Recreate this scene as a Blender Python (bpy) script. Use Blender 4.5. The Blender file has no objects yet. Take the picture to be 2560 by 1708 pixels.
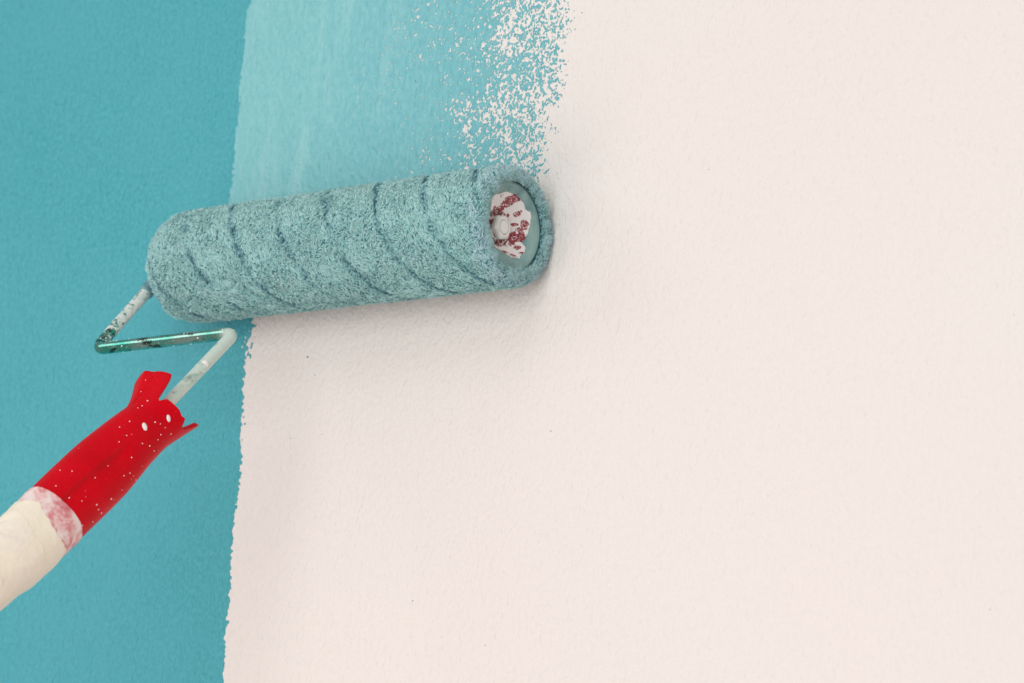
import bpy, math, random
import numpy as np
from mathutils import Matrix, Vector

random.seed(7)
rng = np.random.default_rng(11)
scene = bpy.context.scene
COL = scene.collection

# ------------------------------------------------------------------ frame of the place
# world: X along the roller's axle, Y into the wall (wall face at y = 0), Z up the paint stroke; metres
MM = 0.001
def nrm(v):
    v = np.array(v, float); return v / np.linalg.norm(v)
AX = nrm((.781, .0855, .62))                        # axle as the camera sees it
UP = np.array((.1, .99, 0.)); UP[2] = -(AX[0]*UP[0] + AX[1]*UP[1]) / AX[2]; UP = nrm(UP)
NN = np.cross(AX, UP)                               # wall normal
M = np.array([AX, -NN, UP])                         # camera axes -> world axes
FPX, CX, CY = 12088.0, 1280.0, 854.0; DIST = 2000.0
LEN, RAD, GAP = 190.0, 25.1, 24.3                   # cover length, radius, axle height over the wall (mm)
C1 = np.array(((1290-CX)/FPX*DIST, (CY-564)/FPX*DIST, -DIST))
C0 = C1 - LEN*AX                                    # far end of the axle
ORG = C0 - NN*GAP                                   # world origin: on the wall under the far end
def cam2w(p): return M @ (np.asarray(p, float) - ORG)       # mm -> mm
CAMW = cam2w((0, 0, 0))
def ray(px, py):
    return M @ nrm(((px-CX)/FPX, (CY-py)/FPX, -1.0))
def on_wall(px, py):
    d = ray(px, py); t = -CAMW[1]/d[1]; p = CAMW + d*t
    return p[0], p[2]

# ------------------------------------------------------------------ camera
cam_d = bpy.data.cameras.new('camera'); cam = bpy.data.objects.new('camera', cam_d); COL.objects.link(cam)
R = Matrix(((M[0][0], M[0][1], M[0][2]), (M[1][0], M[1][1], M[1][2]), (M[2][0], M[2][1], M[2][2]))).to_4x4()
cam.matrix_world = Matrix.Translation(Vector(CAMW*MM)) @ R
cam_d.sensor_width = 36; cam_d.lens = FPX*36/2560
cam_d.clip_start = .02; cam_d.clip_end = 20
cam_d.dof.use_dof = True; cam_d.dof.focus_distance = 2.02; cam_d.dof.aperture_fstop = 14
scene.camera = cam

# ------------------------------------------------------------------ light (indoor, soft lamps)
w = bpy.data.worlds.new('World'); scene.world = w; w.use_nodes = True
w.node_tree.nodes['Background'].inputs[0].default_value = (1.0, .90, .88, 1)
w.node_tree.nodes['Background'].inputs[1].default_value = .38
def area(name, loc, target, size, power, col):
    l = bpy.data.lights.new(name, 'AREA'); l.shape = 'DISK'; l.size = size; l.energy = power; l.color = col
    o = bpy.data.objects.new(name, l); COL.objects.link(o); o.location = loc
    o.rotation_euler = (Vector(target) - Vector(loc)).to_track_quat('-Z', 'Y').to_euler()
T = (.14, 0, 0)
area('key_lamp', (.30, -1.25, 1.30), T, 1.5, 6.2, (.90, 1.0, 1.0))
area('front_lamp', (.75, -1.75, -.12), T, 1.4, 16.8, (.975, .99, .975))
area('left_glint_lamp', (-1.20, -1.20, .75), T, 1.0, 4.0, (.95, 1.0, 1.0))  # added to give the bare wire its highlight
area('low_fill_lamp', (-.25, -1.3, -1.1), T, 1.3, 10.3, (1.0, .82, .79))  # added pink fill, lifts and warms the shade under the roller
vs = scene.view_settings; vs.view_transform = 'Standard'; vs.look = 'None'; vs.exposure = 0.0; vs.gamma = 1
try: vs.use_curve_mapping = False
except Exception: pass

# ------------------------------------------------------------------ helpers
def srgb(h):
    h = h.lstrip('#'); o = []
    for i in (0, 2, 4):
        c = int(h[i:i+2], 16)/255
        o.append(c/12.92 if c <= .04045 else ((c+.055)/1.055)**2.4)
    return (*o, 1)

class Nodes:
    def __init__(s, name):
        s.mat = bpy.data.materials.new(name); s.mat.use_nodes = True
        s.t = s.mat.node_tree; s.bsdf = s.t.nodes['Principled BSDF']
    def n(s, kind, **kw):
        nd = s.t.nodes.new(kind)
        for k, v in kw.items(): setattr(nd, k, v)
        return nd
    def put(s, sock, v):
        if isinstance(v, bpy.types.NodeSocket): s.t.links.new(v, sock)
        elif v is not None: sock.default_value = v
    def coord(s, kind='Object', scale=(1, 1, 1), rot=(0, 0, 0)):
        c = s.n('ShaderNodeTexCoord'); m = s.n('ShaderNodeMapping')
        s.t.links.new(c.outputs[kind], m.inputs[0]); m.inputs[3].default_value = scale; m.inputs[2].default_value = rot
        return m.outputs[0]
    def noise(s, vec, scale, detail=3, rough=.5, dist=0):
        nd = s.n('ShaderNodeTexNoise'); s.put(nd.inputs['Vector'], vec)
        nd.inputs['Scale'].default_value = scale; nd.inputs['Detail'].default_value = detail
        nd.inputs['Roughness'].default_value = rough; nd.inputs['Distortion'].default_value = dist
        return nd.outputs[0]
    def voro(s, vec, scale, feat='F1'):
        nd = s.n('ShaderNodeTexVoronoi', feature=feat); s.put(nd.inputs['Vector'], vec)
        nd.inputs['Scale'].default_value = scale
        return nd.outputs['Distance']
    def ramp(s, f, stops, interp='LINEAR'):
        nd = s.n('ShaderNodeValToRGB'); s.put(nd.inputs[0], f); r = nd.color_ramp; r.interpolation = interp
        while len(r.elements) < len(stops): r.elements.new(.5)
        for e, (p, c) in zip(r.elements, stops):
            e.position = p; e.color = c if not isinstance(c, (int, float)) else (c, c, c, 1)
        return nd.outputs[0]
    def mix(s, f, a, b, mode='MIX'):
        nd = s.n('ShaderNodeMix', data_type='RGBA', blend_type=mode)
        s.put(nd.inputs[0], f); s.put(nd.inputs[6], a); s.put(nd.inputs[7], b)
        return nd.outputs[2]
    def math(s, op, a, b=None, c=None):
        nd = s.n('ShaderNodeMath', operation=op); s.put(nd.inputs[0], a)
        if b is not None: s.put(nd.inputs[1], b)
        if c is not None: s.put(nd.inputs[2], c)
        return nd.outputs[0]
    def sep(s, v):
        nd = s.n('ShaderNodeSeparateXYZ'); s.put(nd.inputs[0], v); return nd.outputs
    def bump(s, h, strength, dist, normal=None):
        nd = s.n('ShaderNodeBump'); s.put(nd.inputs['Height'], h)
        nd.inputs['Strength'].default_value = strength; nd.inputs['Distance'].default_value = dist
        if normal is not None: s.put(nd.inputs['Normal'], normal)
        return nd.outputs[0]
    def out(s, color=None, rough=None, normal=None, **kw):
        b = s.bsdf.inputs
        s.put(b['Base Color'], color); s.put(b['Roughness'], rough)
        if normal is not None: s.put(b['Normal'], normal)
        for k, v in kw.items(): s.put(b[k.replace('_', ' ')], v)
        return s.mat

def mesh_obj(name, verts, faces, mat, parent=None, smooth=True, attrs=None, uv=None, kind=None, label=None):
    """verts (n,3) in mm; faces: (m,3)/(m,4) array or a list of tuples"""
    me = bpy.data.meshes.new(name); verts = np.asarray(verts, np.float32)*MM
    if isinstance(faces, np.ndarray):
        k = faces.shape[1]; m = len(faces)
        me.vertices.add(len(verts)); me.vertices.foreach_set('co', verts.ravel())
        me.loops.add(m*k); me.loops.foreach_set('vertex_index', faces.astype(np.int32).ravel())
        me.polygons.add(m); me.polygons.foreach_set('loop_start', np.arange(0, m*k, k, dtype=np.int32))
        me.update(calc_edges=True)
    else:
        me.from_pydata([tuple(map(float, v)) for v in verts], [], faces)
    me.polygons.foreach_set('use_smooth', np.full(len(me.polygons), smooth))
    if attrs:
        for an, (typ, data) in attrs.items():
            a = me.attributes.new(an, typ, 'POINT')
            a.data.foreach_set('value' if typ == 'FLOAT' else 'color', np.asarray(data, np.float32).ravel())
    me.materials.append(mat); me.validate(); me.update()
    o = bpy.data.objects.new(name, me); COL.objects.link(o)
    if parent is not None: o.parent = parent
    if kind: o['kind'] = kind
    if label: o['label'] = label
    return o

def grid_faces(nr, nc, wrap=False, off=0):
    i = np.arange(nr-1)[:, None]; j = np.arange(nc if wrap else nc-1)[None, :]
    j2 = (j+1) % nc
    f = np.stack([i*nc+j, i*nc+j2, (i+1)*nc+j2, (i+1)*nc+j], -1).reshape(-1, 4)
    return f + off

# lattice noise in numpy
def vnoise(x, y, z=None, seed=0):
    def h(i, j, k):
        n = (i.astype(np.int64)*374761393 + j.astype(np.int64)*668265263 + k.astype(np.int64)*2147483647 + seed*974634777) & 0xffffffff
        n = ((n ^ (n >> 13))*1274126177) & 0xffffffff
        n = (n ^ (n >> 16)); n = (n*2246822519) & 0xffffffff; n ^= n >> 15
        return (n & 0xffffff)/float(0xffffff)
    if z is None: z = np.zeros_like(x)
    xi, yi, zi = np.floor(x), np.floor(y), np.floor(z)
    fx, fy, fz = x-xi, y-yi, z-zi
    fx, fy, fz = [t*t*(3-2*t) for t in (fx, fy, fz)]
    r = 0
    for a in (0, 1):
        for b in (0, 1):
            for c in (0, 1):
                r = r + h(xi+a, yi+b, zi+c)*(fx if a else 1-fx)*(fy if b else 1-fy)*(fz if c else 1-fz)
    return r*2-1
def fbm(x, y, z=None, o=3, seed=0, gain=.5):
    r, a = 0, 1.
    for k in range(o):
        r = r + a*vnoise(x*2**k+17.3*k, y*2**k-9.1*k, None if z is None else z*2**k+3.3*k, seed+k); a *= gain
    return r

# ------------------------------------------------------------------ wall materials
def wall_relief(N, depth=1.0):
    v = N.coord('Object', (1, 1, .62))
    a = N.noise(v, 400, 2, .5, .4)
    b = N.noise(v, 900, 2, .5)
    c = N.noise(N.coord('Object', (1, 1, .35)), 150, 1, .5)
    h = N.math('ADD', N.math('MULTIPLY', a, .52), N.math('MULTIPLY', b, .26))
    h = N.math('ADD', h, N.math('MULTIPLY', c, .22))
    return N.bump(h, 1.0, .0016*depth)

N = Nodes('off_white_wall_paint')
c = N.mix(N.ramp(N.noise(N.coord(), 5, 3, .55), [(.35, 0), (.65, 1)]), srgb('#E5E1DC'), srgb('#E6DFDB'))
M_WALL = N.out(c, .62, wall_relief(N, .9), Specular_IOR_Level=.3)

N = Nodes('old_teal_paint')
c = N.mix(N.ramp(N.noise(N.coord(), 9, 3, .6), [(.35, 0), (.65, 1)]), srgb('#3E9FA8'), srgb('#4BA5B2'))
fine = N.noise(N.coord('Object', (1, 1, .7)), 700, 2)
c = N.mix(N.ramp(fine, [(.35, 0), (.7, 1)]), c, srgb('#53ACB7'))
M_TEAL = N.out(c, .55, wall_relief(N, 1.45), Specular_IOR_Level=.35)

N = Nodes('fresh_teal_paint')
xyz = N.sep(N.coord())
streak = N.noise(N.coord('Object', (1, 1, .22)), 60, 3, .6, .4)
xx = N.math('ADD', xyz[0], N.math('MULTIPLY', N.math('SUBTRACT', streak, .5), .05))
c = N.ramp(N.math('MULTIPLY', xx, 5.0), [(.0, srgb('#79BDC3')), (.2, srgb('#79BEC4')), (.40, srgb('#73BAC2')), (.8, srgb('#69B4BD')), (1.0, srgb('#62AFB8'))])
lap = N.ramp(N.noise(N.coord('Object', (1, 1, .14)), 75, 3, .6, .3), [(.52, 0), (.70, .55)])
c = N.mix(N.math('MULTIPLY', lap, N.ramp(N.math('MULTIPLY', xyz[0], 5.0), [(.3, 1), (.6, .1)])), c, srgb('#9ACFD2'))
m2 = N.ramp(N.noise(N.coord('Object', (1, 1, .5)), 500, 2), [(.4, 0), (.7, 1)])
c = N.mix(N.math('MULTIPLY', m2, .35), c, srgb('#9CD0D2'))
M_FRESH = N.out(c, .45, wall_relief(N, 1.25), Specular_IOR_Level=.4)

# ------------------------------------------------------------------ wall
X0, X1, Z0, Z1 = -900., 1500., -800., 800.
box = [(X0, 0, Z0), (X1, 0, Z0), (X1, 0, Z1), (X0, 0, Z1), (X0, 120, Z0), (X1, 120, Z0), (X1, 120, Z1), (X0, 120, Z1)]
wall = mesh_obj('wall', box, [(0, 1, 2, 3), (5, 4, 7, 6), (4, 0, 3, 7), (1, 5, 6, 2), (3, 2, 6, 7), (4, 5, 1, 0)], M_WALL, smooth=False, kind='structure',
                label='off white plaster wall half covered with teal paint behind the roller')

def coat(name, f, xs, zs, h, mat, label):
    """solid sheet of paint where f > 0 on the grid: marching squares with a skirt down to the wall"""
    XX, ZZ = np.meshgrid(xs, zs, indexing='ij'); F = f(XX, ZZ)
    F = np.where(np.abs(F) < 1e-5, 1e-5, F)
    F[0, :] = -1; F[-1, :] = -1; F[:, 0] = -1; F[:, -1] = -1
    nx, nz = F.shape; ins = F > 0
    vid = -np.ones(F.shape, int); V = []; cnt = 0
    vid[ins] = np.arange(ins.sum()); V.append(np.stack([XX[ins], np.full(ins.sum(), -h), ZZ[ins]], -1)); cnt = ins.sum()
    ex = ins[:-1] != ins[1:]; t = F[:-1]/(F[:-1]-F[1:] + 1e-12)
    exid = -np.ones(ex.shape, int); exid[ex] = cnt + np.arange(ex.sum()); cnt += ex.sum()
    V.append(np.stack([(XX[:-1]+t*(XX[1:]-XX[:-1]))[ex], np.full(ex.sum(), -h*.55), ZZ[:-1][ex]], -1))
    ez = ins[:, :-1] != ins[:, 1:]; t = F[:, :-1]/(F[:, :-1]-F[:, 1:] + 1e-12)
    ezid = -np.ones(ez.shape, int); ezid[ez] = cnt + np.arange(ez.sum()); cnt += ez.sum()
    V.append(np.stack([XX[:, :-1][ez], np.full(ez.sum(), -h*.55), (ZZ[:, :-1]+t*(ZZ[:, 1:]-ZZ[:, :-1]))[ez]], -1))
    V = np.concatenate(V)
    code = ins[:-1, :-1]*1 + ins[1:, :-1]*2 + ins[1:, 1:]*4 + ins[:-1, 1:]*8
    faces = []
    ii, jj = np.nonzero(code == 15)
    full = np.stack([vid[ii, jj], vid[ii+1, jj], vid[ii+1, jj+1], vid[ii, jj+1]], -1).tolist()
    skirt = []
    part_i, part_j = np.nonzero((code > 0) & (code < 15))
    for i, j in zip(part_i, part_j):
        cs = [(ins[i, j], vid[i, j]), (ins[i+1, j], vid[i+1, j]), (ins[i+1, j+1], vid[i+1, j+1]), (ins[i, j+1], vid[i, j+1])]
        es = [exid[i, j], ezid[i+1, j], exid[i, j+1], ezid[i, j]]
        k = code[i, j]
        if k in (5, 10):
            for q in range(4):
                if cs[q][0]:
                    faces.append((cs[q][1], es[q], es[q-1])); skirt.append((es[q], es[q-1]))
            continue
        poly = []
        for q in range(4):
            if cs[q][0]: poly.append(cs[q][1])
            if es[q] >= 0 and cs[q][0] != cs[(q+1) % 4][0]: poly.append(es[q])
        faces.append(tuple(poly))
        e = [x for x in poly if x >= ins.sum()]
        if len(e) == 2: skirt.append(tuple(e))
    b = {}
    VB = []
    for a_, b_ in skirt:
        for q in (a_, b_):
            if q not in b:
                b[q] = len(V)+len(VB); p = V[q].copy(); p[1] = .05; VB.append(p)
        faces.append((a_, b[a_], b[b_], b_))
    V = np.concatenate([V, np.array(VB)])
    return mesh_obj(name, V, [tuple(map(int, x)) for x in full] + [tuple(map(int, x)) for x in faces], mat, wall, smooth=True, label=label)

S = 2560/2350.
# edge of the old teal coat: below and above the roller (photo points thrown onto the wall)
E = [(575, -200), (578, 0), (566, 90), (556, 200), (548, 300), (538, 400), (529, 470), (560, 600), (585, 735), (574, 770), (566, 830), (560, 880), (556, 960), (552, 1060), (545, 1150), (537, 1200), (530, 1330), (522, 1430), (516, 1500), (513, 1568), (500, 1800)]
ew = np.array([on_wall(x*S, y*S) for x, y in E]); o_ = np.argsort(ew[:, 1]); ez_, ex_ = ew[o_, 1], ew[o_, 0]
def edge_x(z): return np.interp(z, ez_, ex_)
zr_top = on_wall(900*S, 600*S)[1]

def f_old(x, z):
    e = edge_x(z)
    j = .55*fbm(x*0+3, z/6, o=2, seed=3) + (1.25*vnoise(x/1.7, z/1.5, seed=5) + .75*vnoise(x/.8, z/.8, seed=6))*np.exp(-(x-e)**2/9) 
    low = np.clip((z+60)/30, 0, 1)*np.clip((5-z)/10, 0, 1)         # raggeder just under the roller
    rag = 4.2*fbm(x/1.5, z/2.0, o=2, seed=9)*low
    return e - x + np.where(z < 12, j*1.0+rag, 1.5*np.ones_like(x)*0 + j*.5 + 1.2)
xs = np.concatenate([[X0-5, X0, -300], np.linspace(ex_.min()-14, ex_.max()+16, 170)])
zs = np.concatenate([[Z0-5, Z0, -500, -320], np.arange(-260, 170, .42), [300, Z1, Z1+5]])
coat('teal_base_coat', f_old, xs, zs, .16, M_TEAL, 'darker teal old paint coat covering the left side of the wall')

RE = [(1316, -60), (1306, 0), (1301, 60), (1292, 140), (1284, 240), (1273, 330), (1262, 420), (1262, 520)]
rw = np.array([on_wall(x*S, y*S) for x, y in RE]); o_ = np.argsort(rw[:, 1]); rz, rx = rw[o_, 1], rw[o_, 0]
mmx = 1/4.65   # stroke-plane mm per picture px along x near the roller
def f_fresh(x, z):
    e = edge_x(z); r = np.interp(z, rz, rx)
    left = x - e + 1.2 + 1.1*fbm(x/1.1, z/1.6, o=2, seed=21) + .7*vnoise(x*0, z/7, seed=22)
    d = (r - x)                                    # mm from the dry right rim
    patch = fbm(x/22, z/16, o=2, seed=31)
    d2 = d + patch*7
    # bare share rises towards the right rim; thresholds for a noise of about +-.55
    T_ = np.interp(d2, [-10, -3, 0, 4, 10, 18, 28, 37, 46, 60, 85, 115, 150], [1.3, .95, .58, .31, .11, .03, -.03, -.19, -.36, -.55, -.67, -.92, -1.5])
    u_ = x + .6*vnoise(x/2, z/2, seed=50); v_ = z + .6*vnoise(x/2+40, z/2, seed=51)
    # squiggly islands: gradient-ish noise at ~2 mm with a fine octave
    n = .42*vnoise(u_/1.25, v_/1.4, seed=41) + .70*vnoise(u_/.62, v_/.74, seed=42) + .36*vnoise(u_/.38, v_/.42, seed=43)
    spk = n - T_ + .12*np.clip((d-10)/30, 0, 1)*patch
    bottom = np.minimum(z - 2 + 3*fbm(x/4, z/4, seed=60), 140 - z + 5*fbm(x/5, z/3, o=3, seed=61))
    return np.minimum(np.minimum(left, spk*1.0), bottom)
xs = np.arange(ex_.min()-6, rx.max()+14, .29); zs = np.arange(-6, 150, .29)
coat('fresh_paint_stroke', f_fresh, xs, zs, .28, M_FRESH, 'lighter fresh teal roller stroke breaking into speckles at its right side')

# ------------------------------------------------------------------ small marks on the off-white wall
N = Nodes('teal_splatter'); M_SPECK = N.out(srgb('#3F8A8C'), .5)
def dots(name, pts, mat, parent, label=None, kind=None):
    """pts: (position, normal, r along t, r across, height, t)"""
    V, F = [], []
    for p, n, ra, rb, h, t in pts:
        n = nrm(n); t = nrm(np.asarray(t) - np.dot(t, n)*n); b = np.cross(n, t); k0 = len(V); K = 10
        for ring, (s, hh) in enumerate(((1, -.25), (.92, .35), (.6, .85))):
            for k in range(K):
                a = 2*math.pi*k/K
                V.append(np.asarray(p) + t*ra*s*math.cos(a) + b*rb*s*math.sin(a) + n*h*hh)
        V.append(np.asarray(p)+n*h)
        for ring in range(2):
            for k in range(K):
                F.append((k0+ring*K+k, k0+ring*K+(k+1) % K, k0+(ring+1)*K+(k+1) % K, k0+(ring+1)*K+k))
        for k in range(K): F.append((k0+2*K+k, k0+2*K+(k+1) % K, k0+3*K))
    return mesh_obj(name, V, F, mat, parent, label=label, kind=kind)
pts = []
for px, py, r in [(769, 893, .55), (787, 938, .3), (1377, 1078, .28), (560, 1006, .4), (612, 1060, .55), (605, 1100, .35), (600, 1108, .3), (1032, 1502, .3), (726, 1096, .3), (805, 1086, .22), (1380, 72, .4), (1395, 116, .35), (1410, 210, .22), (2534, 787, .22), (2475, 1524, .3), (1920, 1240, .2), (1213, 1614, .25), (1772, 424, .2)]:
    x, z = on_wall(px, py); pts.append(((x, 0, z), (0, -1, 0), r*random.uniform(.8, 1.3), r, .12, (0, 0, 1)))
dots('paint_splatter', pts, M_SPECK, wall, kind='stuff')

# ------------------------------------------------------------------ paint roller
axis_y = -GAP
roller = bpy.data.objects.new('paint_roller', None); COL.objects.link(roller); roller.empty_display_size = .02
roller['label'] = 'blue grey fluffy paint roller with bent wire frame and red taped handle'; roller['category'] = 'paint roller'

# --- cover
N = Nodes('painted_pile')
at = N.n('ShaderNodeAttribute', attribute_name='tone').outputs['Fac']
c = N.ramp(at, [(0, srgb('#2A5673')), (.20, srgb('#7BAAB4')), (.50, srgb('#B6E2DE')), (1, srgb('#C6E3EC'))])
M_PILE = N.out(c, .8, None, Specular_IOR_Level=.25)
N = Nodes('pile_backing')
c = N.mix(N.ramp(N.noise(N.coord(), 900, 3), [(.4, 0), (.6, 1)]), srgb('#3A6871'), srgb('#8FC2C2'))
M_BACK = N.out(c, .85)

def seam_dist(x, phi):
    """distance in mm (axially) to the spiral seams; two spirals of 54 mm pitch"""
    p = 27.0
    wob = .8*vnoise(x/14, np.cos(phi)*2, np.sin(phi)*2, 71) + .7*vnoise(x/5, np.cos(phi)*6, np.sin(phi)*6, 72)
    q = x + wob + phi/math.pi*p*1.5 + 19.5
    return np.abs((q + p/2) % p - p/2)
def cover_r(x):
    """pile radius along the axle with rounded shoulders"""
    r = RAD - 1.05 + 1.1*np.clip(x/LEN, 0, 1)
    s = 13.0
    t = np.clip((s-x)/s, 0, 1); r = r - 6.5*(1-np.sqrt(np.clip(1-t*t, 0, 1)))
    s = 5.0
    t = np.clip((x-(LEN-s))/s, 0, 1); r = r - 3.0*(1-np.sqrt(np.clip(1-t*t, 0, 1)))
    return r
def pile_disp(x, phi):
    cx_, sy_ = np.cos(phi)*RAD, np.sin(phi)*RAD
    d = .15*vnoise(x/9, cx_/9, sy_/9, 80) + .18*vnoise(x/3, cx_/3, sy_/3, 81) + .38*vnoise(x/1.3, cx_/1.3, sy_/1.3, 82) + .25*vnoise(x/.7, cx_/.7, sy_/.7, 83)
    sd = seam_dist(x, phi)
    brk = np.clip(.75+1.0*vnoise(x/6, np.cos(phi)*5, np.sin(phi)*5, 85), 0, 1)
    return d - .4*np.exp(-(sd/1.4)**2)*brk, sd, brk
def squash(P):
    """the pile is pressed flat where it meets the wall"""
    y = P[..., 1]; P[..., 1] = np.where(y > -.5, -.5 + (y+.5)*.12 - .1, y); P[..., 1] = np.minimum(P[..., 1], -.32); return P

nx, nphi = 560, 400
xg = np.linspace(0, LEN, nx); pg = np.linspace(0, 2*math.pi, nphi, endpoint=False)
XG, PG = np.meshgrid(xg, pg, indexing='ij')
D, SD, BR = pile_disp(XG, PG); RR = cover_r(XG) + D
P = np.stack([XG, axis_y + RR*np.sin(PG), RR*np.cos(PG)], -1); P = squash(P)
rows = [P.reshape(-1, 3)]
# end rings turned in to the core at both ends
def ring(x, r, jit=.0, seed=0):
    rr = r + jit*fbm(np.cos(pg)*6, np.sin(pg)*6, o=2, seed=seed)
    return np.stack([np.full(nphi, x)+jit*.8*fbm(np.cos(pg)*7+5, np.sin(pg)*7, o=2, seed=seed+5), axis_y + rr*np.sin(pg), rr*np.cos(pg)], -1)
near = [ring(LEN+.3, 20.9, .3, 90), ring(LEN+.4, 20.5, .4, 91), ring(LEN-.2, 19.9, .4, 92), ring(LEN-2, 19.7, .3, 93), ring(LEN-8, 19.6, .1, 94), ring(LEN-12, 19.5)]
far = [ring(3, 16.6), ring(1.5, 16.0, .2, 96), ring(-.2, 16.0, .3, 95), ring(-.4, 16.8, .3, 97)]
V = np.concatenate(far + rows + near); nr = len(far)+nx+len(near)
tone = np.clip(.35 + .35*D - .6*np.exp(-(SD/1.0)**2)*BR, 0, 1).ravel()
tn = np.concatenate([np.full(nphi*len(far), .4), tone, np.full(nphi*len(near), .5)])
cover = mesh_obj('roller_cover', V, grid_faces(nr, nphi, True), M_BACK, roller, attrs={'tone': ('FLOAT', tn)})

def fibres(name, base, nrm_, lean, length, rad, tone, curl=None):
    """tapered three-sided strands, two joints each"""
    n = len(base)
    t = nrm_ + lean; t /= np.linalg.norm(t, axis=1)[:, None]
    rv = rng.normal(size=(n, 3)); b1 = np.cross(t, rv); b1 /= np.linalg.norm(b1, axis=1)[:, None]; b2 = np.cross(t, b1)
    mid = base + t*(length*.55)[:, None]
    t2 = nrm_*.35 + lean*1.5 + rng.normal(size=(n, 3))*.24; t2 /= np.linalg.norm(t2, axis=1)[:, None]
    tip = mid + t2*(length*.5)[:, None]
    V = np.empty((n, 7, 3))
    for k in range(3):
        a = 2*math.pi*k/3; o = math.cos(a)*b1+math.sin(a)*b2
        V[:, k] = base + o*rad[:, None]; V[:, 3+k] = mid + o*(rad*.85)[:, None]
    V[:, 6] = tip
    i = (np.arange(n)*7)[:, None]
    F = []
    for k in range(3):
        k2 = (k+1) % 3
        F += [i+[[k, k2, 3+k2]], i+[[k, 3+k2, 3+k]], i+[[3+k, 3+k2, 6]]]
    F = np.concatenate(F)
    V = squash(V)
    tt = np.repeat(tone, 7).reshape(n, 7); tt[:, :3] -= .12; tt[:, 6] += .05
    return mesh_obj(name, V.reshape(-1, 3), F, M_PILE, cover, attrs={'tone': ('FLOAT', np.clip(tt, 0, 1).ravel())}, kind='stuff')

n = 120000
fx = rng.uniform(.2, LEN, n); fp = rng.uniform(0, 2*math.pi, n)
d, sd, br = pile_disp(fx, fp)
keep = rng.uniform(size=n) > .8*np.exp(-(sd/.9)**2)*br
keep &= vnoise(fx/.9, np.cos(fp)*RAD/.9, np.sin(fp)*RAD/.9, 101) > -.46        # the small pits
fx, fp, d, sd, br = [q[keep] for q in (fx, fp, d, sd, br)]; n = len(fx)
rr = cover_r(fx) + d - .35
er = np.stack([np.zeros(n), np.sin(fp), np.cos(fp)], -1); et = np.stack([np.zeros(n), np.cos(fp), -np.sin(fp)], -1)
base = np.stack([fx, np.full(n, axis_y), np.zeros(n)], -1) + er*rr[:, None]
ang = 1.9*vnoise(fx/9, np.cos(fp)*3, np.sin(fp)*3, 111) + 1.2*vnoise(fx/2.2, np.cos(fp)*10, np.sin(fp)*10, 112) + .6
lean = (np.cos(ang)[:, None]*np.array([1., 0, 0]) + np.sin(ang)[:, None]*et)*rng.uniform(.7, 1.9, n)[:, None]
tone = np.clip(.56 + .20*d + rng.normal(size=n)*.08 + .08*vnoise(fx/5, np.cos(fp)*5, np.sin(fp)*5, 120) - (.34*np.exp(-(sd/2.3)**2)+.25*np.exp(-(sd/1.0)**2))*br + .42*np.clip((fx-LEN+9)/8, 0, 1)+.1*np.clip((6-fx)/6, 0, 1), 0, 1)
fibres('nap_pile', base, er, lean, rng.uniform(1.3, 2.5, n)*np.where(sd < 1, .8, 1), rng.uniform(.15, .25, n), tone)

# shaggy rims: near end (pale, crumpled over the cap) and far end
for nm, x0, rmid, rspan, cnt, sgn in (('end_fringe', LEN, 21.0, 1.7, 12000, 1), ('end_fringe', 0.3, 17.6, 1.5, 7000, -1)):
    fp = rng.uniform(0, 2*math.pi, cnt); q = rng.uniform(-1, 1, cnt)
    r_ = rmid + rspan*q + .7*fbm(np.cos(fp)*5, np.sin(fp)*5, o=2, seed=130)
    cl = vnoise(np.cos(fp)*10, np.sin(fp)*10, seed=131) + .6*vnoise(np.cos(fp)*24, np.sin(fp)*24, q*1.5, seed=137)
    er = np.stack([np.zeros(cnt), np.sin(fp), np.cos(fp)], -1); et = np.stack([np.zeros(cnt), np.cos(fp), -np.sin(fp)], -1)
    xx_ = x0 + sgn*(.2 - 1.5*np.clip(q, 0, 1)**2 - .3*np.clip(-q, 0, 1) + .75*cl*(1-.4*np.abs(q))) - .4*sgn
    base = np.stack([xx_, np.full(cnt, axis_y), np.zeros(cnt)], -1) + er*r_[:, None]
    nn_ = np.stack([np.full(cnt, float(sgn)), np.zeros(cnt), np.zeros(cnt)], -1) + er*(q*.9 - .15)[:, None]
    lean = et*(1.1*vnoise(np.cos(fp)*7+3, np.sin(fp)*7, seed=133))[:, None]*.9 + rng.normal(size=(cnt, 3))*.5 + er*(.6*vnoise(np.cos(fp)*11, np.sin(fp)*11+7, seed=134))[:, None]
    tone = np.clip(.66 + .22*cl + rng.normal(size=cnt)*.16 - .25*(q < -.75), 0, 1)
    fibres(nm, base, nn_, lean, rng.uniform(1.0, 2.6, cnt), rng.uniform(.13, .25, cnt), tone)

# --- lathe parts about the axle
def lathe(name, prof, mat, parent, K=128, smooth=True, jit=0):
    a = np.linspace(0, 2*math.pi, K, endpoint=False); V = []
    for x, r in prof:
        V.append(np.stack([np.full(K, x), axis_y + r*np.sin(a), r*np.cos(a)], -1))
    return mesh_obj(name, np.concatenate(V), grid_faces(len(prof), K, True), mat, parent, smooth=smooth)
PROF = [(-14, 19.3), (-5.2, 19.3), (-2.9, 19.1), (-2.2, 18.8), (-2.05, 18.2), (-2.4, 17.4), (-3.4, 16.2), (-6.0, 13.5), (-8.0, 10.5), (-9.8, 7.5), (-10.7, 5.0), (-11, 3), (-11.0, .01)]
PR = [p for p in PROF if True]
def dish_x(r):
    xs_ = [p[0] for p in PROF[4:]][::-1]; rs_ = [p[1] for p in PROF[4:]][::-1]
    return LEN + np.interp(r, rs_, xs_)
N = Nodes('painted_cap_plastic')
s1 = N.noise(N.coord('Object', (1, 1, .3)), 260, 4, .6, .5)
c = N.ramp(s1, [(.3, srgb('#6F9496')), (.5, srgb('#86AAA8')), (.7, srgb('#9CBBB5'))])
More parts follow.
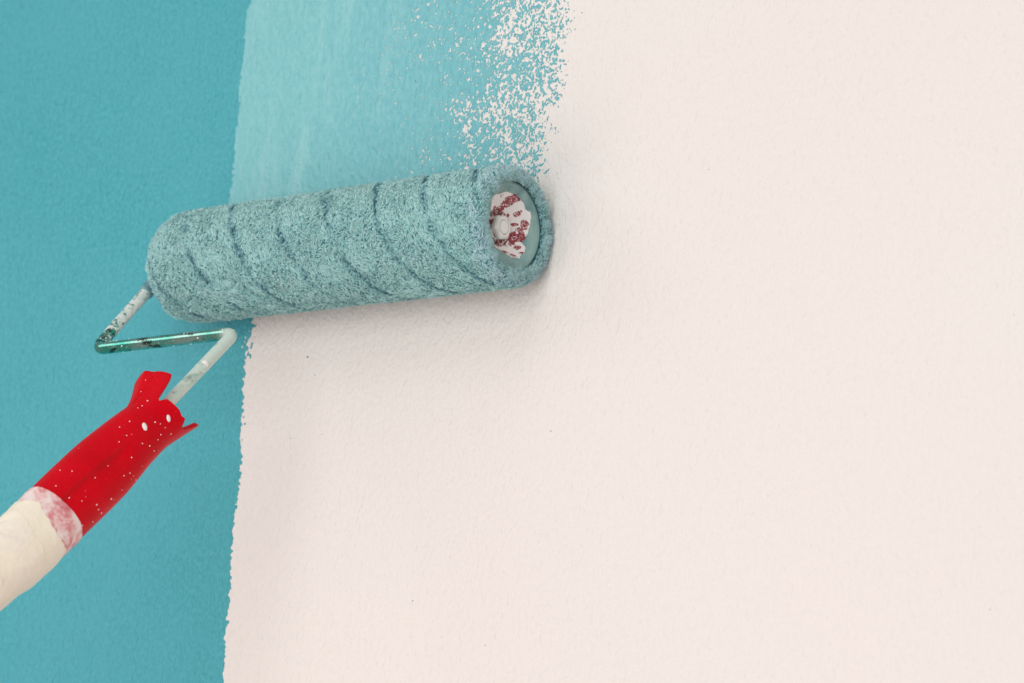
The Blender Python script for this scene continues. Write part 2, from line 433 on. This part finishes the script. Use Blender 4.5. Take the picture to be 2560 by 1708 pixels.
M_CAP = N.out(c, .38, N.bump(s1, .35, .0004), Specular_IOR_Level=.5)
pf = []
for i in range(len(PROF)-1):
    for k in range(4):
        t = k/4; pf.append((LEN+PROF[i][0]*(1-t)+PROF[i+1][0]*t, PROF[i][1]*(1-t)+PROF[i+1][1]*t))
pf.append((LEN-11, .01))
cap = lathe('end_cap', pf, M_CAP, roller)
lathe('end_cap', [(1.2, .01), (1.2, 4), (2.4, 9), (1.2, 15), (.4, 17.4), (.8, 18), (4, 18.2)], M_CAP, roller)

# bare patch on the cap: white paint scraped off the red plastic
def hit_dish(px, py, lift):
    d = ray(px, py)
    t = (LEN+4-CAMW[0])/d[0]
    for step in (1.0, .1, .02):
        for _ in range(60):
            p = CAMW + d*t; r = math.hypot(p[1]-axis_y, p[2])
            if (r < 18.2 and p[0] <= dish_x(r)+lift) or p[0] < LEN-15: break
            t += step
        t -= step
    return CAMW + d*(t+.02)
out = [(590, 470), (650, 452), (720, 430), (785, 452), (830, 465), (862, 500), (880, 520), (912, 555), (930, 625), (980, 650), (1000, 700), (988, 780), (965, 870), (930, 940), (890, 990), (930, 1030), (925, 1090), (890, 1110), (870, 1165), (800, 1150), (750, 1130), (690, 1090), (640, 1060), (560, 990), (530, 920), (512, 850), (500, 780), (512, 720), (556, 665), (550, 600), (562, 540), (572, 500)]
op = []
for i, (x, y) in enumerate(out):
    x2, y2 = out[(i+1) % len(out)]
    for k in range(3):
        t = k/3; op.append((x+(x2-x)*t+random.uniform(-5, 5)*(k > 0), y+(y2-y)*t+random.uniform(-5, 5)*(k > 0)))
op = [(x+(op[(i+1) % len(op)][0]-x)*k/2, y+(op[(i+1) % len(op)][1]-y)*k/2) for i, (x, y) in enumerate(op) for k in range(2)]
REDS = [(440, 565, 95, 42, -25), (560, 480, 115, 45, -38), (640, 460, 60, 40, -40), (665, 615, 65, 32, -30), (745, 750, 42, 48, 0), (675, 805, 36, 22, 0), (635, 745, 45, 20, 0), (552, 645, 20, 24, 0),
        (430, 945, 95, 48, 18), (600, 870, 50, 26, -50), (620, 930, 90, 42, -40), (705, 900, 45, 34, -20), (665, 1010, 60, 28, -10), (515, 1060, 45, 15, 15), (600, 1098, 48, 14, 20), (700, 1072, 45, 13, -8), (330, 760, 40, 120, 0)]
V = []; nr_ = 26; RD = []
for r_ in range(nr_):
    f_ = .10 + .90*r_/(nr_-1)
    for x, y in op:
        px, py = 1100+(690+(x-690)*f_)/4.356, 380+(830+(y-830)*f_)/4.356
        V.append(hit_dish(px, py, .35))
        zx, zy = (px-1150)*4.611, (py-400)*4.611; m = 0
        for ex0, ey0, ra, rb, an in REDS:
            t = math.radians(an); dx, dy = zx-ex0, zy-ey0
            q = math.hypot((dx*math.cos(t)+dy*math.sin(t))/ra, (-dx*math.sin(t)+dy*math.cos(t))/rb)
            m = max(m, 1.5-q)
        RD.append(max(0, min(1, m)))
V.extend([p - np.array([.3, 0, 0]) for p in V[-len(op):]]); RD.extend([0]*len(op))
N = Nodes('scraped_red_and_white')
co = N.coord('Object', (1, 1, 1), (math.radians(38), 0, 0))
mp = N.n('ShaderNodeMapping'); N.put(mp.inputs[0], co); mp.inputs[3].default_value = (1, .38, 1.5)
s1 = N.noise(mp.outputs[0], 260, 3, .6, 1.0)
s2 = N.noise(N.coord(), 150, 3, .5, .8)
s3 = N.math('ABSOLUTE', N.math('SUBTRACT', N.noise(N.coord(), 230, 2, .5, 2.0), .5))
k = N.math('ADD', N.math('MULTIPLY', s1, .55), N.math('MULTIPLY', s2, .45))
area_ = N.n('ShaderNodeAttribute', attribute_name='scrape').outputs['Fac']
kk = N.math('ADD', N.math('MULTIPLY', N.math('SUBTRACT', k, .5), 3.6), area_)
red = N.ramp(kk, [(.36, 0), (.48, 1)])
vein = N.ramp(s3, [(.008, 1), (.02, 0)])
red = N.math('MULTIPLY', red, N.math('SUBTRACT', 1.0, vein))
rc = N.mix(N.noise(N.coord(), 600, 2), srgb('#7E1F2B'), srgb('#B4525C'))
c = N.mix(red, srgb('#F6F2F0'), rc)
M_SCR = N.out(c, .45, N.bump(red, -.6, .0003))
mesh_obj('bare_patch', V, grid_faces(nr_+1, len(op), True), M_SCR, cap, attrs={'scrape': ('FLOAT', RD)}, label='white paint scraped off the red plastic around the bolt')

# hexagonal bolt head, washer rings and rod end
N = Nodes('white_painted_steel')
s1 = N.noise(N.coord(), 300, 3, .5)
c = N.ramp(s1, [(.3, srgb('#E2E4DC')), (.55, srgb('#F4F2EE'))])
M_BOLT = N.out(c, .4, N.bump(s1, .3, .0003))
N = Nodes('dark_red_plastic'); M_DRED = N.out(N.mix(N.ramp(N.noise(N.coord('Object', (4, 1, 1)), 500, 3), [(.5, 0), (.56, 1)]), srgb('#6A1620'), srgb('#D8C4C0')), .4)
lathe('washer', [(LEN-11.2, 8.0), (LEN-9.4, 8.0), (LEN-9.3, 7.6), (LEN-9.5, 7.4), (LEN-8.9, 7.3), (LEN-8.8, 6.9), (LEN-9.1, 6.7), (LEN-8.5, 6.5), (LEN-8.4, 6.0), (LEN-9, 3)], M_DRED, cap, 64)
def hexa(name, rings, mat, parent):
    K = 6; V = []; sub = 4
    for x, r, rnd in rings:
        for k in range(K*sub):
            a = 2*math.pi*k/(K*sub) + .25
            ph = ((a-.25) % (math.pi/3)) - math.pi/6
            rh = r*math.cos(math.pi/6)/math.cos(ph)
            rh = rh*(1-rnd)+r*.9*rnd
            V.append((x, axis_y+rh*math.sin(a), rh*math.cos(a)))
    o = mesh_obj(name, V, [tuple(x) for x in grid_faces(len(rings), K*sub, True).tolist()], mat, parent, smooth=False); return o
bolt = hexa('bolt', [(LEN-10.8, 5.7, 0), (LEN-7.3, 5.7, 0), (LEN-6.9, 5.5, .1), (LEN-6.35, 4.7, .9), (LEN-6.3, 3.6, 1), (LEN-7.3, 3.5, 1)], M_BOLT, cap)
lathe('rod_end', [(LEN-8, 2.95), (LEN-6.3, 2.95), (LEN-6.1, 2.75), (LEN-6.0, 2.2), (LEN-5.95, .01)], M_BOLT, bolt, 40)

# --- wire frame
def cam_pt(px, py, Z): return np.array(((px-CX)/FPX*Z, (CY-py)/FPX*Z, -Z))
P1 = C0 - 7*AX
def along(px, py, origin, normal):
    d = np.array(((px-CX)/FPX, (CY-py)/FPX, -1.0)); t = np.dot(origin, normal)/np.dot(d, normal); return d*t
B1 = along(240, 873, P1, AX)
DD = nrm(B1-P1)
Zt = None
best = None
for t in np.arange(60, 100, .1):
    p = B1+AX*t; x = CX + p[0]/-p[2]*FPX
    if best is None or abs(x-587) < best[0]: best = (abs(x-587), t)
B2 = B1 + AX*best[1]
DD = nrm(cam_pt(155, 1285, -B2[2]-90)-B2)
E1 = nrm(np.cross(np.cross(DD, (0, 0, 1.)), DD)); E1 = nrm((-DD[1], DD[0], 0)); E1 = E1 if E1[0] > 0 else -E1
E2 = np.cross(E1, DD); E2 = E2 if E2[2] > 0 else -E2
def hp(u, w_, h): return B2 + DD*u + E1*w_ + E2*h       # handle coordinates in camera mm
path = [C0 + AX*30, P1, B1, B2, B2+DD*78]
path = [cam2w(p) for p in path]
def fillet(path, radii, seg=10):
    out = [path[0]]
    for i in range(1, len(path)-1):
        p, a, b = path[i], nrm(path[i-1]-path[i]), nrm(path[i+1]-path[i])
        ang = math.acos(np.clip(np.dot(a, b), -1, 1)); r = radii[i-1]; tl = r/math.tan(ang/2)
        c = p + nrm(a+b)*(r/math.sin(ang/2)); s, e = p+a*tl, p+b*tl
        u = s-c; v = e-c; th = math.acos(np.clip(np.dot(nrm(u), nrm(v)), -1, 1))
        for k in range(seg+1):
            q = k/seg; out.append(c + (u*math.sin((1-q)*th)+v*math.sin(q*th))/math.sin(th))
    out.append(path[-1]); return np.array(out)
fl = fillet(path, [4.5, 5.0, 5.0], 12)
# resample evenly
seg = np.linalg.norm(np.diff(fl, axis=0), axis=1); cum = np.concatenate([[0], np.cumsum(seg)])
st = np.arange(0, cum[-1], .6); line = np.stack([np.interp(st, cum, fl[:, k]) for k in range(3)], -1)
def tube(name, line, rads, mat, parent, K=24, arc=None, caps=True, lump=0., seed=0):
    n = len(line); V = []
    T_ = np.gradient(line, axis=0); T_ /= np.linalg.norm(T_, axis=1)[:, None]
    b = nrm(np.cross(T_[0], (0, 0, 1.)));
    A = []
    for i in range(n):
        b = b - np.dot(b, T_[i])*T_[i]; b /= np.linalg.norm(b); c_ = np.cross(T_[i], b)
        a = np.linspace(0, 2*math.pi, K, endpoint=False)
        r = rads[i]*(1+lump*fbm(np.cos(a)*1.2+i*.13, np.sin(a)*1.2+i*.11, o=2, seed=seed)) if lump else np.full(K, rads[i])
        V.append(line[i]+np.cos(a)[:, None]*r[:, None]*b+np.sin(a)[:, None]*r[:, None]*c_)
        A.append(np.full(K, 0 if arc is None else arc[i]))
    V = np.concatenate(V); A = np.concatenate(A)
    F = grid_faces(n, K, True)
    F = [tuple(x) for x in F.tolist()] + [tuple(range(K))[::-1], tuple(range((n-1)*K, n*K))]
    return mesh_obj(name, V, F, mat, parent, attrs={'arc': ('FLOAT', A)})
sB1 = np.linalg.norm(path[1]-path[0]) + np.linalg.norm(path[2]-path[1]); sB2 = sB1 + np.linalg.norm(path[3]-path[2])
arc = np.interp(st, [0, sB1-9, sB1+3, sB2-13, sB2-3, cum[-1]], [0, 1, 1.15, 2, 2.9, 3])
N = Nodes('paint_crusted_steel')
arcn = N.n('ShaderNodeAttribute', attribute_name='arc').outputs['Fac']
n1 = N.noise(N.coord('Object'), 330, 4, .62, .8); n2 = N.noise(N.coord(), 90, 3, .6)
n3 = N.noise(N.coord(), 1300, 2)
# share of paint cover: thick crust on the first leg, nearly bare in the middle, chalky film on the last leg
crust = N.ramp(N.math('DIVIDE', arcn, 3.0), [(0, .63), (.30, .60), (.37, .12), (.68, .05), (.80, .0), (1, 0)])
film = N.ramp(N.math('DIVIDE', arcn, 3.0), [(0, 0), (.70, 0), (.90, .93), (1, .95)])
film = N.math('MULTIPLY', film, N.ramp(N.noise(N.coord(), 110, 4, .6, .8), [(.33, .45), (.45, 1)]))
k1 = N.math('ADD', N.math('MULTIPLY', n1, 1.0), N.math('SUBTRACT', crust, .60))
cm = N.ramp(k1, [(.40, 0), (.44, 1)])
speck = N.ramp(n3, [(.68, 0), (.72, .9)])
cm = N.math('MAXIMUM', cm, N.math('MULTIPLY', speck, .8))
metal = N.mix(N.ramp(n2, [(.35, 0), (.65, 1)]), srgb('#4FB5A2'), srgb('#A3C6BB'))  # green reflection on the steel put into its base colour
n4 = N.noise(N.coord('Object', (.35, 1, 1)), 420, 3, .6)
metal = N.mix(N.ramp(n4, [(.55, 0), (.63, .85)]), metal, srgb('#1E2B28'))
filmc = N.mix(N.ramp(n1, [(.4, 0), (.7, 1)]), srgb('#CBDED4'), srgb('#DADCD0'))
basec = N.mix(film, metal, filmc)
whit = N.mix(N.ramp(n1, [(.45, 0), (.6, 1)]), srgb('#C9D6D0'), srgb('#E8E8E2'))
c = N.mix(cm, basec, whit)
met = N.math('MULTIPLY', N.math('SUBTRACT', 1.0, cm), N.math('SUBTRACT', 1.0, film))
rgh = N.math('ADD', .15, N.math('MULTIPLY', N.math('MAXIMUM', cm, film), .3))
M_WIRE = N.out(c, rgh, N.bump(N.math('ADD', cm, N.math('MULTIPLY', n1, .3)), .6, .0004), Metallic=met)
frame_ = tube('wire_frame', line, np.full(len(line), 2.65), M_WIRE, roller, 28, arc)
# paint-clogged sleeve where the wire enters the cover
N = Nodes('grey_teal_clogged_paint'); s1 = N.noise(N.coord(), 350, 3)
M_SLV = N.out(N.ramp(s1, [(.35, srgb('#54808A')), (.65, srgb('#7CA6A8'))]), .5, N.bump(s1, .4, .0005))
iS = np.argmin(np.abs(st-(np.linalg.norm(path[1]-path[0])+15.5)))
i0 = np.argmin(np.abs(st-24))
sl = line[i0:iS+1]; rads = np.full(len(sl), 3.35); rads[-3:] = [3.3, 3.15, 2.9]
tube('sleeve', sl, rads, M_SLV, roller, 24, lump=.04, seed=5)

# --- handle
cen = lambda u: np.interp(u, [40, 62, 71, 82, 103, 130, 147, 165, 185, 230, 300], [1.6, 1.3, .4, -.4, -.9, -1.8, -2.0, -2.4, -4.2, -8, -12])
hw1 = lambda u: np.interp(u, [40, 62, 71, 80, 90, 103, 118, 130, 147, 165, 185, 230, 300], [10.6, 10.8, 11.1, 11.8, 12.5, 13.2, 13.35, 13.3, 12.9, 12.9, 12.2, 11.8, 13])
hw2 = lambda u: np.interp(u, [40, 62, 71, 82, 103, 130, 147, 165, 185, 300], [9.8, 9.8, 9.6, 10, 11, 11.6, 11.8, 11.8, 11.6, 11.6])
hw1_ = hw1; hw1 = lambda u: hw1_(u)*1.035 + np.interp(u, [85, 100, 150, 175], [0, .5, .5, -.6])
def sm(f, u):   # rounded interpolation
    return sum(f(u+o) for o in (-4, -2, 0, 2, 4))/5
RIM = [(-180, 53.0), (-162, 53.6), (-158, 60), (-150, 62), (-140, 61), (-120, 54), (-90, 54), (-78, 61), (-55, 62), (-60, 60), (-44, 52), (-30, 49.4), (-10, 49.2), (0, 51.5), (12, 57), (24, 61.6), (33, 63.4), (40, 62.6), (50, 60.6), (58, 61.4), (70, 60.6), (98, 60.8), (108, 63.6), (114, 62), (116.5, 54), (118, 51.0), (150, 51.6), (180, 53.0)]
def rim(th):
    d = (np.degrees(th)+180) % 360 - 180
    return np.interp(d, [r[0] for r in RIM], [r[1] for r in RIM])
def flare(u): return 5.2*np.clip((70-u)/20, 0, 2)**1.35
def shell_pt(u, th, inset=0.):
    dg = np.degrees(th) % 360; f1 = np.clip((dg-148)/16, 0, 1); f2 = np.clip((215-dg)/20, 0, 1)
    fac = -2.2*f1*f1*(3-2*f1)*f2*np.clip((70-u)/16, 0, 1)
    dr = (dg+180) % 360 - 180
    fac = fac + .42*flare(u)*np.clip((45-dr)/25, 0, 1)*np.clip((dr+100)/25, 0, 1)
    a, b = sm(hw1, u)+flare(u)-inset-fac, sm(hw2, u)+flare(u)-inset-fac
    c_, s_ = np.cos(th), np.sin(th)
    p = 2.35
    k = (np.abs(c_)**p + np.abs(s_)**p)**(-1/p)
    w_ = sm(cen, u) + a*c_*k; h = b*s_*k
    # thumb recess on the face towards the camera
    du = np.clip((u-88)/10, 0, 1); du = du*du*(3-2*du)
    wv = w_ - np.interp(u, [88, 94, 121, 140], [2.6, 2.0, -.6, -1.6])
    st1 = np.clip((wv+3.4)/3.0, 0, 1); st1 = st1*st1*(3-2*st1)
    st2 = np.clip((wv+1.0)/7.5, 0, 1); st2 = st2*st2*(3-2*st2)
    h = h - np.where(s_ > 0, 1.6*du*st1*(1-st2), 0)*(inset < .5)
    return w_, h
def handle_mesh():
    K = 288; th = np.linspace(-math.pi, math.pi, K, endpoint=False)
    rm = rim(th); V = []
    nb = 90; nc = 26
    for u in np.linspace(144, 70, nb):                      # body outer
        w_, h = shell_pt(np.full(K, u), th); V.append((np.full(K, u), w_, h))
    for k in range(1, nc+1):                                # crown outer
        u = 70 + (rm-70)*k/nc; w_, h = shell_pt(u, th); V.append((u, w_, h))
    w0, h0 = shell_pt(rm-.35, th, .7); V.append((rm-.35, w0, h0))
    for k in range(nc, -1, -1):                             # crown inner
        u = 70 + (rm-70)*k/nc; w_, h = shell_pt(u, th, 1.9+.9*(1-k/nc)); V.append((u, w_, h))
    w_, h = shell_pt(np.full(K, 71.), th, 6.5); V.append((np.full(K, 71.), w_, h))
    w_, h = shell_pt(np.full(K, 71.), th, 10.); V.append((np.full(K, 71.2), w_*.2, h*.2))
    P_ = []
    for u, w_, h in V:
        p = B2 + u[:, None]*DD + w_[:, None]*E1 + h[:, None]*E2
        P_.append((p-ORG) @ M.T)
    return np.concatenate(P_), grid_faces(len(V), K, True)
N = Nodes('red_plastic')
n1 = N.noise(N.coord(), 60, 3, .5)
n2 = N.noise(N.coord(), 1500, 2)
c = N.mix(N.ramp(n1, [(.3, 0), (.7, 1)]), srgb('#C60014'), srgb('#D40018'))
c = N.mix(N.math('MULTIPLY', N.ramp(n2, [(.68, 0), (.74, 1)]), .2), c, srgb('#E08088'))
M_RED = N.out(c, .45, N.bump(N.noise(N.coord(), 220, 2), .12, .0004), Specular_IOR_Level=.09)
try:
    M_RED.node_tree.nodes['Principled BSDF'].inputs['Subsurface Weight'].default_value = .12
    M_RED.node_tree.nodes['Principled BSDF'].inputs['Subsurface Radius'].default_value = (.003, .0006, .0006)
    M_RED.node_tree.nodes['Principled BSDF'].inputs['Subsurface Scale'].default_value = 1.0
except Exception: pass
Vh, Fh = handle_mesh()
handle = mesh_obj('handle', Vh, Fh, M_RED, roller)

# raised mould seam along the upper side
def surf(u, thd, lift=0.):
    th = math.radians(thd); w_, h = shell_pt(np.array([float(u)]), np.array([th]), 0.)
    w2, h2 = shell_pt(np.array([float(u)]), np.array([th]), -1.)
    p = B2+DD*u+E1*w_[0]+E2*h[0]; n_ = nrm(E1*(w2[0]-w_[0])+E2*(h2[0]-h[0]))
    return cam2w(p+n_*lift), M @ n_
sline = np.array([surf(u, np.interp(u, [53, 62, 74, 136], [146, 150, 160, 158]), -.12)[0] for u in np.linspace(54, 142, 60)])
tube('mould_seam', sline, np.full(60, .28), M_RED, handle, 8)

# droplets of white paint
N = Nodes('white_paint_drops'); M_DROP = N.out(srgb('#F0EDE8'), .35)
def find_surf(px, py, u0=40, u1=146):
    """point of the handle's camera side that shows at this picture point"""
    best = None
    U, TH = np.meshgrid(np.arange(u0, u1, 1.0), np.radians(np.arange(0, 181, 3.)), indexing='ij')
    U, TH = U.ravel(), TH.ravel()
    for it in range(2):
        w_, h = shell_pt(U, TH); p = B2+U[:, None]*DD+w_[:, None]*E1+h[:, None]*E2
        x = CX+p[:, 0]/-p[:, 2]*FPX; y = CY-p[:, 1]/-p[:, 2]*FPX
        k = np.argmin((x-px)**2+(y-py)**2 + 1e6*(U < rim(TH))); u, t = U[k], TH[k]
        gu, gt = np.meshgrid(np.linspace(u-1, u+1, 17), np.linspace(t-.06, t+.06, 17)); U, TH = gu.ravel(), gt.ravel()
    return surf(u, math.degrees(t), .02)
dD = M @ DD
for px, py, a_, b_ in [(361.5, 1067, 2.0, 1.15), (421.5, 1046, 1.6, 1.0)]:
    p, n_ = find_surf(px, py)
    dots('paint_drop', [(p, n_, a_, b_, .45, M @ nrm((.05, 1, 0)))], M_DROP, handle)
pts = []
big = [(324, 1054, .35), (388, 1056, .4), (299, 1068, .3), (355, 1015, .3), (369, 1002, .4), (374, 1115, .38), (356, 1109, .3), (402, 1087, .33), (329, 1144, .35), (278, 1248, .4), (242, 1262, .4), (246, 1274, .3), (173, 1245, .38), (206, 1314, .33), (238, 1195, .3), (325, 1183, .3), (140, 1215, .3), (150, 1176, .25), (180, 1178, .3), (317, 1089, .3), (220, 1090, .25), (340, 1200, .3), (298, 1105, .28), (254, 1283, .35), (232, 1305, .3), (205, 1253, .25), (270, 1165, .22), (345, 1020, .25), (352, 980, .25), (364, 950, .2), (310, 1190, .3), (401, 1060, .25), (413, 1070, .22), (395, 1100, .25), (428, 1085, .28), (385, 1128, .25), (305, 1225, .2)]
for px, py, r in big:
    p, n_ = find_surf(px, py); pts.append((p, n_, r*.95, r*.8, .18, dD))
for _ in range(16):
    u = random.uniform(66, 128); t = random.choice([random.uniform(5, 175), random.uniform(-5, 40)]); r = random.uniform(.07, .15)
    p, n_ = surf(u, t, .01); pts.append((p, n_, r, r, .1, dD))
dots('paint_specks', pts, M_DROP, handle, kind='stuff')
# drops on the wire
def wire_pt(px, py):
    x = np.array([( (M.T @ q)+ORG ) for q in line]); X = CX+x[:, 0]/-x[:, 2]*FPX; Y = CY-x[:, 1]/-x[:, 2]*FPX
    k = np.argmin((X-px)**2+(Y-py)**2+1e6*(st < sB2-20)*(px > 480)); return line[k]
q = wire_pt(522, 921); n_ = nrm(CAMW-q); dots('paint_drop', [(q+n_*2.55, n_, 2.0, 1.7, .8, M @ np.array((.4, .9, 0)))], M_DROP, frame_)
pts = []
for _ in range(70):
    k = random.randrange(int(len(line)*.28), int(len(line)*.86)); q = line[k]; t = nrm(line[min(k+1, len(line)-1)]-line[k-1])
    n_ = nrm(np.cross(t, np.array([random.gauss(0, 1) for _ in range(3)]))); r = random.uniform(.12, .34)
    pts.append((q+n_*2.6, n_, r*1.6, r, .22, t))
dots('paint_specks', pts, M_DROP, frame_, kind='stuff')

# --- masking tape round the handle
def wrap(name, u0, u1, lift, mat, slant, ragged, seed, parent, label=None, wr=.25, u_hi=None):
    K = 160; th = np.linspace(-math.pi, math.pi, K, endpoint=False); nn = 110; V = []
    start = u0 + slant*np.cos(th+.3) + ragged*fbm(np.cos(th)*2.3, np.sin(th)*2.3, o=3, seed=seed)
    for i in range(-1, nn):
        f_ = max(i, 0)/(nn-1); u = start + (u1-start)*f_**1.5
        lf = lift if i >= 0 else lift-.6
        wv = wr*fbm(np.cos(th)*1.6+u/9, np.sin(th)*1.6+u/14, o=3, seed=seed+7)
        a, b = sm(hw1, u)+lf+wv, sm(hw2, u)+lf+wv
        k = (np.abs(np.cos(th))**2.35+np.abs(np.sin(th))**2.35)**(-1/2.35)
        w_ = sm(cen, u)+a*np.cos(th)*k; h = b*np.sin(th)*k
        p = B2+u[:, None]*DD+w_[:, None]*E1+h[:, None]*E2; V.append((p-ORG) @ M.T)
    F = [tuple(x) for x in grid_faces(len(V), K, True).tolist()] + [tuple(range((len(V)-1)*K, len(V)*K))]
    return mesh_obj(name, np.concatenate(V), F, mat, parent, label=label)
N = Nodes('thin_tape_over_red')
n1 = N.noise(N.coord(), 130, 4, .6, .6); n2 = N.noise(N.coord(), 500, 3)
k = N.math('ADD', N.math('MULTIPLY', n1, .8), N.math('MULTIPLY', n2, .2))
c = N.ramp(k, [(.40, srgb('#F0DEDA')), (.5, srgb('#E8BDBA')), (.56, srgb('#DB8F93')), (.68, srgb('#CC6A72'))])
M_TAPE1 = N.out(c, .6, N.bump(n2, .2, .0003))
N = Nodes('cream_masking_tape')
n1 = N.noise(N.coord(), 45, 4, .6, .5); n2 = N.noise(N.coord(), 420, 3)
c = N.ramp(n1, [(.35, srgb('#F3E9D3')), (.6, srgb('#F2E7D9')), (.75, srgb('#EEDDD4'))])
M_TAPE2 = N.out(c, .6, N.bump(N.math('ADD', n1, N.math('MULTIPLY', n2, .2)), .6, .002))
tape = wrap('masking_tape', 136.5, 215, .35, M_TAPE1, .6, .3, 201, roller)
wrap('tape_layer', 148.5, 215.5, .75, M_TAPE2, 2.6, 2.0, 211, tape)
wrap('tape_layer', 160, 216, 1.15, M_TAPE2, 6, 1.2, 221, tape, wr=.35)
wrap('tape_layer', 186, 300, 1.4, M_TAPE2, 4, 1.5, 231, tape, wr=.3)
